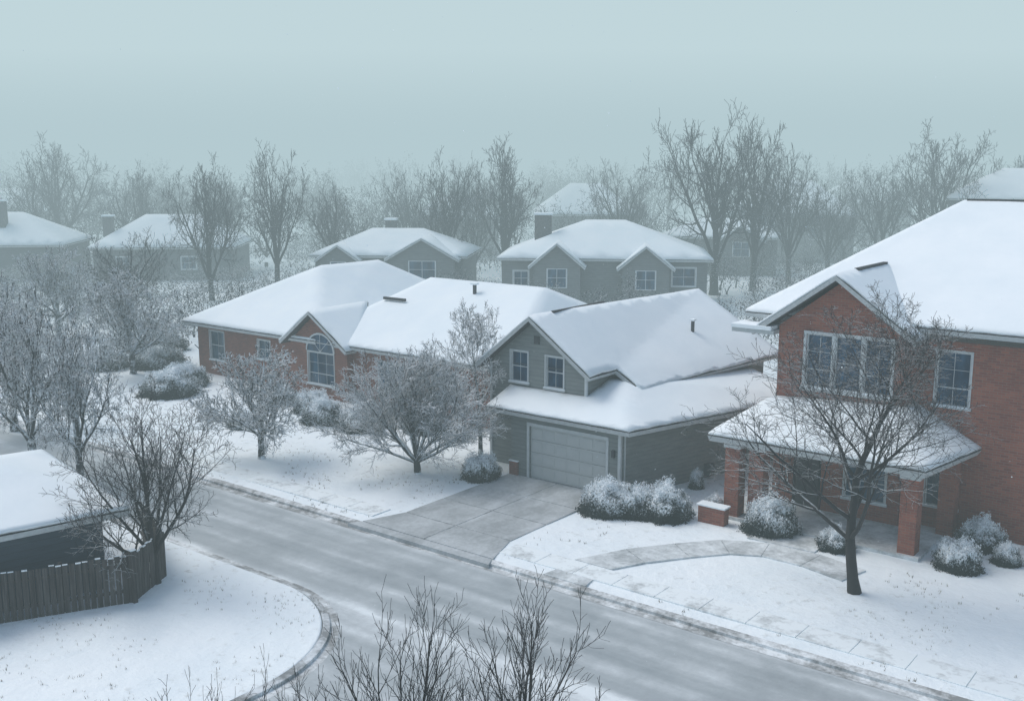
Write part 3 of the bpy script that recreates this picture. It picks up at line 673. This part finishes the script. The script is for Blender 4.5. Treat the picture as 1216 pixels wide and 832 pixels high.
def raw_mesh(name, P0, P1, R0, R1, mat):
    vs, fs, off = [], [], 0
    thick = R0 > 0.03
    for mask, k in ((thick, 7), (~thick, 3)):
        a, b, r, q = P0[mask], P1[mask], R0[mask], R1[mask]; m = len(a)
        if not m: continue
        d = b-a; d /= np.maximum(np.linalg.norm(d, axis=1, keepdims=True), 1e-6)
        ref = np.where(np.abs(d[:, 2:3]) > 0.9, np.array([[1., 0, 0]]), np.array([[0, 0, 1.]]))
        u = np.cross(d, ref); u /= np.linalg.norm(u, axis=1, keepdims=True); v = np.cross(d, u)
        ph = 0.5
        ring0 = np.stack([a+(u*math.cos(ph+2*math.pi*i/k)+v*math.sin(ph+2*math.pi*i/k))*r[:, None] for i in range(k)], 1)
        ring1 = np.stack([b+(u*math.cos(ph+2*math.pi*i/k)+v*math.sin(ph+2*math.pi*i/k))*q[:, None] for i in range(k)], 1)
        V = np.concatenate([ring0, ring1], 1).reshape(-1, 3)
        base = off+np.arange(m)[:, None, None]*2*k
        idx = np.array([[i, (i+1) % k, k+(i+1) % k, k+i] for i in range(k)])[None]
        fs.append((base+idx).reshape(-1, 4)); vs.append(V); off += len(V)
    V = np.concatenate(vs); F = np.concatenate(fs)
    me = bpy.data.meshes.new(name); me.vertices.add(len(V)); me.vertices.foreach_set("co", V.astype(np.float32).ravel())
    me.loops.add(F.size); me.loops.foreach_set("vertex_index", F.astype(np.int32).ravel())
    me.polygons.add(len(F)); me.polygons.foreach_set("loop_start", np.arange(0, F.size, 4, dtype=np.int32))
    try: me.polygons.foreach_set("loop_total", np.full(len(F), 4, dtype=np.int32))
    except Exception: pass
    me.update(calc_edges=True); me.validate(); me.materials.append(mat)
    return me
def segs_mesh(name, segs, h, w, mat, minr=0.0):
    P0 = np.array([s[0][:] for s in segs]); P1 = np.array([s[1][:] for s in segs])
    R0 = np.array([s[2] for s in segs]); R1 = np.array([s[3] for s in segs])
    al = np.vstack([P0, P1]); zmax = np.percentile(al[:, 2], 99.8)
    cx, cy = np.median(al[:, 0]), np.median(al[:, 1]); rad = np.percentile(np.hypot(al[:, 0]-cx, al[:, 1]-cy), 97.5)
    for P in (P0, P1):
        tt = np.clip(P[:, 2]/zmax, 0, 1)[:, None]; P[:, :2] -= np.array([[cx, cy]])*tt*0.9
    sx = (w/2)/rad; sz = h/zmax
    S = np.array([sx, sx, sz]); P0 = P0*S; P1 = P1*S
    return raw_mesh(name, P0, P1, np.maximum(R0, minr), np.maximum(R1, minr), mat), (P0, P1, R0, R1)
def put(name, me, x, y, rot=0.0, s=(1, 1, 1), z=0.0):
    o = bpy.data.objects.new(name, me); o.location = (x, y, z); o.rotation_euler = (0, 0, rot); o.scale = s; link(o); return o

T1, _ = segs_mesh("bare_tree_a", grow(11, 'leader', 0.20, levels=4, dens=(0, 1.6, 1.6, 1.3, 1), r0=0.19, wig=0.09, trop=0.05, tipr=0.0055, ratio=0.58), 9.4, 9.2, M_BARK)
T2, _ = segs_mesh("bare_tree_b", grow(23, 'vase', 0.17, 8, (8, 56), 4, (0, 1.8, 1.7, 1.4, 1), r0=0.14, wig=0.08, trop=0.05, tipr=0.0055), 6.2, 6.5, M_BARK)
T5, _ = segs_mesh("round_tree", grow(37, 'vase', 0.14, 18, (4, 66), 4, (0, 1.9, 2.0, 1.8, 1), r0=0.16, wig=0.07, trop=0.015, tipr=0.0085, ang=(24, 50), lift=0.08), 5.5, 7.6, M_BARKS)
T4, _ = segs_mesh("snowy_tree_a", grow(41, 'vase', 0.24, 8, (15, 68), 4, (0, 1.9, 1.9, 1.6, 1), r0=0.16, wig=0.13, trop=0.02, tipr=0.012), 5.0, 5.8, M_BARKS)
T3, _ = segs_mesh("snowy_tree_b", grow(53, 'vase', 0.22, 7, (8, 52), 4, (0, 1.8, 1.8, 1.5, 1), r0=0.19, wig=0.15, trop=0.02, tipr=0.012), 7.8, 6.8, M_BARKS)
T6, _ = segs_mesh("slim_tree", grow(61, 'leader', 0.25, levels=4, dens=(0, 1.4, 1.4, 1.1, 1), r0=0.11, wig=0.10, trop=0.06, tipr=0.008), 7.0, 4.4, M_BARKS)
B1, d1 = segs_mesh("tall_tree_a", grow(71, 'vase', 0.20, 6, (6, 44), 4, (0, 1.6, 1.6, 1.3, 1), r0=0.38, wig=0.12, trop=0.01, tipr=0.018, ratio=0.60), 15, 11, M_BARKF)
B2, d2 = segs_mesh("tall_tree_b", grow(83, 'vase', 0.24, 7, (6, 50), 4, (0, 1.6, 1.6, 1.3, 1), r0=0.34, wig=0.11, trop=0.02, tipr=0.018, ratio=0.58), 15, 9.5, M_BARKF)
B3, d3 = segs_mesh("tall_tree_c", grow(97, 'vase', 0.16, 7, (8, 58), 4, (0, 1.6, 1.6, 1.3, 1), r0=0.36, wig=0.14, trop=0.01, tipr=0.018, ratio=0.60), 15, 12, M_BARKF)
F1, _ = segs_mesh("verge_tree", grow(101, 'vase', 0.40, 10, (6, 42), 3, (0, 1.5, 1.4, 1, 1), r0=0.07, wig=0.07, trop=0.05, tipr=0.0045, ratio=0.52, ang=(20, 44)), 6.0, 3.2, M_BARK)
F2, _ = segs_mesh("verge_tree_b", grow(113, 'vase', 0.36, 10, (6, 46), 3, (0, 1.6, 1.5, 1, 1), r0=0.07, wig=0.08, trop=0.05, tipr=0.0045, ratio=0.52, ang=(20, 46)), 6.0, 3.2, M_BARK)

put("bare_tree", T1, 10.5, 30.4, 0.4)
put("bare_tree", T2, -11.1, 31.1, 2.2)
put("snowy_tree", T3, -20.3, 43.1, 0.0)
put("snowy_tree", T3, -17.6, 41.4, 2.4, (0.8, 0.8, 0.93))
put("snowy_tree", T3, -24.6, 50.5, 4.1, (1.05, 1.05, 0.95))
put("snowy_tree", T4, -11.1, 45.1, 0.0)
put("round_shrub_tree", T5, -4.0, 42.9, 0.5)
put("slim_tree", T6, -1.4, 45.6, 0.9)
put("snowy_tree", T4, -23.5, 64.0, 1.9, (1.3, 1.3, 1.30))
put("snowy_tree", T4, -34.0, 78.0, 0.7, (1.3, 1.3, 1.35))
put("snowy_tree", T4, -29.0, 60.0, 2.7, (1.0, 1.0, 1.0))
for k, (x, y, z, w_) in enumerate([(-1.9, 16.0, 6.25, 2.9), (0.3, 16.4, 6.1, 3.3), (-3.4, 15.0, 5.5, 2.4), (-4.8, 14.7, 5.3, 2.4), (-0.7, 15.2, 5.5, 2.4)]):
    put("verge_tree", (F1, F2)[k % 2], x, y, x*2.1, (w_/3.2, w_/3.2, z/6.0))
BT = [("tall_tree", B1, -6.7, 106.7, 13.9, 8.3), ("tall_tree", B2, -0.7, 110.2, 15.1, 10.3), ("tall_tree", B1, 19.9, 103.2, 18.0, 13.0), ("tall_tree", B2, 24.4, 106.2, 17.2, 9.5), ("tall_tree", B2, 29.6, 112.2, 14.2, 8.3),
      ("tall_tree", B3, 48.0, 118.8, 17.2, 15), ("tall_tree", B1, 42.2, 120.8, 13.1, 9.5), ("tall_tree", B2, -23.1, 103.2, 14.5, 8), ("tall_tree", B3, -28.4, 99.0, 13.5, 9.0), ("tall_tree", B1, -18.3, 108.3, 10.9, 8.2),
      ("tall_tree", B3, -58.2, 135.3, 16.2, 15), ("tall_tree", B2, 12.5, 120.8, 12.8, 8.5), ("tall_tree", B3, -45.9, 130.7, 12.8, 10.3), ("tall_tree", B1, 62.6, 126.7, 14.5, 11), ("tall_tree", B3, -4.3, 116.3, 11.5, 8),
      ("tall_tree", B2, 35.5, 118, 11, 8), ("tall_tree", B3, 44, 100, 10.0, 10), ("tall_tree", B2, -31, 84, 7.5, 8), ("tall_tree", B1, -37, 134, 12, 9), ("tall_tree", B2, -12, 126, 12, 9)]
for i, (nm, me, x, y, h, w_) in enumerate(BT):
    mw = {B1.name: 11, B2.name: 9.5, B3.name: 12}[me.name]
    put(nm, me, x, y, i*1.7, (w_/mw, w_/mw, h/15))

def mass(name, items, mat):
    A, Bq, C_, D_ = [], [], [], []
    rng = np.random.default_rng(5)
    srcs = []
    for (P0, P1, R0, R1), hw in ((d1, (15, 11)), (d2, (15, 9.5)), (d3, (15, 12))):
        big = R0 > 0.06; keep = big | (rng.random(len(R0)) < min(1, 2000/len(R0))); srcs.append((P0[keep], P1[keep], R0[keep], R1[keep], hw))
    for k, (x, y, h, w_, mr, frac) in enumerate(items):
        P0, P1, R0, R1, hw = srcs[k % 3]; a = rng.uniform(0, 6.28); c_, s_ = math.cos(a), math.sin(a)
        Mx = np.array([[c_, -s_, 0], [s_, c_, 0], [0, 0, 1]]); S = np.array([w_/hw[1], w_/hw[1], h/hw[0]])
        off = np.array([x, y, -0.1])
        sel = rng.random(len(R0)) < frac
        A.append((P0[sel]*S)@Mx.T+off); Bq.append((P1[sel]*S)@Mx.T+off)
        sc2 = h/15
        C_.append(np.maximum(R0[sel]*sc2, mr)); D_.append(np.maximum(R1[sel]*sc2, mr*0.8))
    me = raw_mesh(name, np.concatenate(A), np.concatenate(Bq), np.concatenate(C_), np.concatenate(D_), mat)
    o = bpy.data.objects.new(name, me); link(o)
rng = random.Random(9)
items = []
for row, (y0, y1, cnt, h0, h1) in enumerate([(126, 160, 40, 7, 11), (160, 220, 54, 9, 14), (220, 330, 44, 10, 16)]):
    for i in range(cnt):
        y = rng.uniform(y0, y1); x = rng.uniform(-0.56*y, 0.56*y)
        items.append((x, y, rng.uniform(h0, h1), rng.uniform(8, 13), 0.032+row*0.024, 0.7))
mass("distant_trees", items, M_BARKF)
items = []
def clear(x, y):
    for hx, hy, r in [(8, 95, 12), (-11.5, 101, 9.5), (-38.5, 120, 10), (-56.0, 119, 9), (24, 126, 8), (58, 119, 9)]:
        if (x-hx)**2+(y-hy)**2 < r*r: return False
    s = CA*x-SA*y; n = SA*x+CA*y
    if -58 < s < -29 and 34 < n < 57: return False
    if -31 < s < 0 and 30 < n < 62: return False
    return n > 33
for i in range(600):
    y = rng.uniform(58, 150); x = rng.uniform(-0.56*y, 0.56*y)
    hh = rng.uniform(1.5, 5.2)
    if clear(x, y):
        if 84 < y < 92 and -4 < x < 20: continue
        if 88 < y < 118 and x < -28: hh = min(hh, 2.6)
        items.append((x, y, hh, rng.uniform(3, 6.5), 0.030, 0.27))
mass("undergrowth", items, M_SCRUB)

# ------------------------------------------------------------------ bushes (unit mesh: radius 1, height 1)
def bush_mesh(name, seed, nleaf=11000):
    rng = np.random.default_rng(seed)
    th = rng.uniform(0, 2*np.pi, nleaf); ph = np.arccos(rng.uniform(-0.15, 1, nleaf))
    dirs = np.stack([np.sin(ph)*np.cos(th), np.sin(ph)*np.sin(th), np.cos(ph)], 1)
    lump = np.array([0.82+0.26*noise.noise(Vector(d*2.2)+Vector((seed, 0, 0)))+0.14*noise.noise(Vector(d*6)+Vector((seed, 3, 0))) for d in dirs])
    rad = lump*rng.uniform(0.80, 1.07, nleaf)
    c = dirs*rad[:, None]; c[:, 2] = np.maximum(c[:, 2]*1.0, 0.0)
    a = rng.normal(size=(nleaf, 3)); a /= np.linalg.norm(a, axis=1, keepdims=True); b = np.cross(a, rng.normal(size=(nleaf, 3))); b /= np.linalg.norm(b, axis=1, keepdims=True)
    sz = rng.uniform(0.010, 0.028, nleaf)[:, None]
    V = np.stack([c-a*sz*1.6, c+b*sz*.6, c+a*sz*1.6, c-b*sz*.6], 1).reshape(-1, 3)
    F = [tuple(range(4*i, 4*i+4)) for i in range(nleaf)]
    bm = bmesh.new(); bmesh.ops.create_icosphere(bm, subdivisions=4, radius=1)
    me0 = []; base = len(V)
    for v in bm.verts:
        d = v.co.normalized(); l = (0.82+0.26*noise.noise(d*2.2+Vector((seed, 0, 0)))+0.10*noise.noise(d*7))*0.90
        me0.append((d.x*l, d.y*l, max(-0.05, d.z*l)))
    bm.verts.ensure_lookup_table()
    F += [tuple(base+v.index for v in f.verts) for f in bm.faces]; bm.free()
    me = bpy.data.meshes.new(name); me.from_pydata([tuple(v) for v in V]+me0, [], F); me.materials.append(M_BUSH); me.update(); return me
BM = [bush_mesh("bush_a", 3), bush_mesh("bush_b", 8), bush_mesh("bush_c", 14)]
def bush(s, n, r, h, k, name="snowy_bush", ry=None):
    x, y, _ = W(s, n); put(name, BM[k % 3], x, y, -ANG+k*1.3*(ry is None), (r, ry or r, h))
bush(-20.5, 32.2, 1.25, 1.45, 0, "snowy_hedge"); bush(-19.6, 32.7, 1.0, 1.3, 2, "snowy_hedge"); bush(-18.5, 33.1, 1.2, 1.5, 1, "snowy_hedge")
bush(-26.9, 32.6, 0.95, 1.25, 2); bush(-14.7, 33.9, 1.15, 1.55, 0); bush(-17.2, 34.6, 0.5, 0.8, 1)
bush(-8.4, 34.5, 0.85, 1.15, 2); bush(-7.3, 35.9, 0.55, 0.8, 0); bush(-8.3, 37.0, 0.9, 1.2, 1); bush(-12.2, 33.7, 0.7, 0.9, 1)
bush(-51.0, 34.2, 1.9, 1.8, 1, "snowy_hedge"); bush(-52.5, 36.2, 1.6, 1.5, 0, "snowy_hedge")
bush(-39.3, 35.0, 1.3, 1.5, 0); bush(-36.8, 35.2, 1.3, 1.4, 1); bush(-41.5, 36.3, 1.2, 1.4, 2); bush(-29.9, 38.2, 0.9, 1.5, 2); bush(-41.7, 32.0, 1.0, 0.9, 0); bush(-44.5, 36.9, 1.0, 1.1, 1); bush(-34, 37, 1.2, 1.5, 1)
bush(-19.2, 36.9, 0.35, 0.9, 0); bush(-58.5, 38.5, 2.0, 1.6, 0, "snowy_hedge"); bush(-61, 36, 2.0, 1.5, 1, "snowy_hedge")
bush(-64, 42, 2.4, 2.0, 2, "snowy_hedge"); bush(-60, 47, 2.4, 2.0, 0, "snowy_hedge")

# ------------------------------------------------------------------ falling snow: small flakes in the air over the whole street
rng = np.random.default_rng(44); nf = 5000
P = np.stack([rng.uniform(-45, 45, nf), rng.uniform(9, 80, nf), rng.uniform(0.3, 26, nf)], 1)
a = rng.normal(size=(nf, 3)); a /= np.linalg.norm(a, axis=1, keepdims=True); b = np.cross(a, rng.normal(size=(nf, 3))); b /= np.linalg.norm(b, axis=1, keepdims=True)
r = rng.uniform(0.005, 0.011, nf)[:, None]; c3 = np.cross(a, b)
V = np.stack([P+a*r, P+b*r, P-a*r, P-b*r, P+c3*r, P-c3*r], 1).reshape(-1, 3)
T = [(0, 1, 4), (1, 2, 4), (2, 3, 4), (3, 0, 4), (1, 0, 5), (2, 1, 5), (3, 2, 5), (0, 3, 5)]
F = [tuple(6*i+k for k in t) for i in range(nf) for t in T]
me = bpy.data.meshes.new("falling_snow"); me.from_pydata(V.tolist(), [], F); me.materials.append(M_SNOW); link(bpy.data.objects.new("falling_snow", me))

# ------------------------------------------------------------------ fog, sky, sun, camera
def glow_fog_mat(name, sig, col):
    fm = bpy.data.materials.new(name); fm.use_nodes = True; nt = fm.node_tree; nt.nodes.clear()
    out = nt.nodes.new("ShaderNodeOutputMaterial"); ab = nt.nodes.new("ShaderNodeVolumeAbsorption"); em = nt.nodes.new("ShaderNodeEmission"); ad = nt.nodes.new("ShaderNodeAddShader")
    ab.inputs["Color"].default_value = (0, 0, 0, 1); ab.inputs["Density"].default_value = sig
    em.inputs["Color"].default_value = (*col, 1); em.inputs["Strength"].default_value = sig  # emission stands in for daylight scattered by the fog, also lights the scene
    nt.links.new(ab.outputs[0], ad.inputs[0]); nt.links.new(em.outputs[0], ad.inputs[1]); nt.links.new(ad.outputs[0], out.inputs["Volume"])
    return fm
f0 = glow_fog_mat("light_haze", 0.0026, (0.53, 0.69, 0.74)); f1 = glow_fog_mat("thin_fog", 0.0058, (0.49, 0.635, 0.68)); f2 = glow_fog_mat("fog_bank", 0.0120, (0.425, 0.55, 0.59)); f3 = glow_fog_mat("high_fog", 0.009, (0.55, 0.68, 0.715))  # darker bank, lighter high fog: horizon-to-sky brightening is put into the glow colours
fb = MB(); fb.box(-1200, 1200, -300, 72, -3, 60, f0); fb.build("haze")
fb = MB(); fb.box(-1200, 1200, 72.02, 128, -3, 60, f1); fb.build("fog")
fb = MB(); fb.box(-1200, 1200, 128.02, 1400, -3, 26, f2); fb.build("fog_bank")
fb = MB(); fb.box(-1200, 1200, 128.02, 1400, 26.02, 90, f3); fb.build("fog_layer")

wd_ = bpy.data.worlds.new("World"); sc.world = wd_; wd_.use_nodes = True; nt = wd_.node_tree
bg = nt.nodes["Background"]; sky = nt.nodes.new("ShaderNodeTexSky"); sky.sky_type = 'NISHITA'; sky.sun_disc = False
EL, AZ = math.radians(54), math.radians(-60)
sky.sun_elevation = EL; sky.sun_rotation = AZ; sky.air_density = 1.0; sky.dust_density = 3.0; sky.ozone_density = 1.5
nt.links.new(sky.outputs[0], bg.inputs[0]); bg.inputs[1].default_value = 0.15
sl = bpy.data.lights.new("sun", 'SUN'); sl.energy = 1.5; sl.angle = math.radians(30); sl.color = (1.0, 0.985, 0.965)
so = bpy.data.objects.new("sun", sl); link(so)
dvec = Vector((math.sin(AZ)*math.cos(EL), math.cos(AZ)*math.cos(EL), math.sin(EL)))
so.rotation_euler = dvec.to_track_quat('Z', 'Y').to_euler(); so.location = (0, 0, 50)

cam = bpy.data.cameras.new("camera"); cam.sensor_width = 36; cam.lens = 36*1250/1216; cam.clip_end = 4000; cam.clip_start = 0.1
co = bpy.data.objects.new("camera", cam); co.location = (0, 0, CAM_H); co.rotation_euler = (math.radians(90-10.2), 0, 0); link(co); sc.camera = co
sc.view_settings.view_transform = 'Standard'; sc.view_settings.look = 'None'; sc.view_settings.exposure = 0
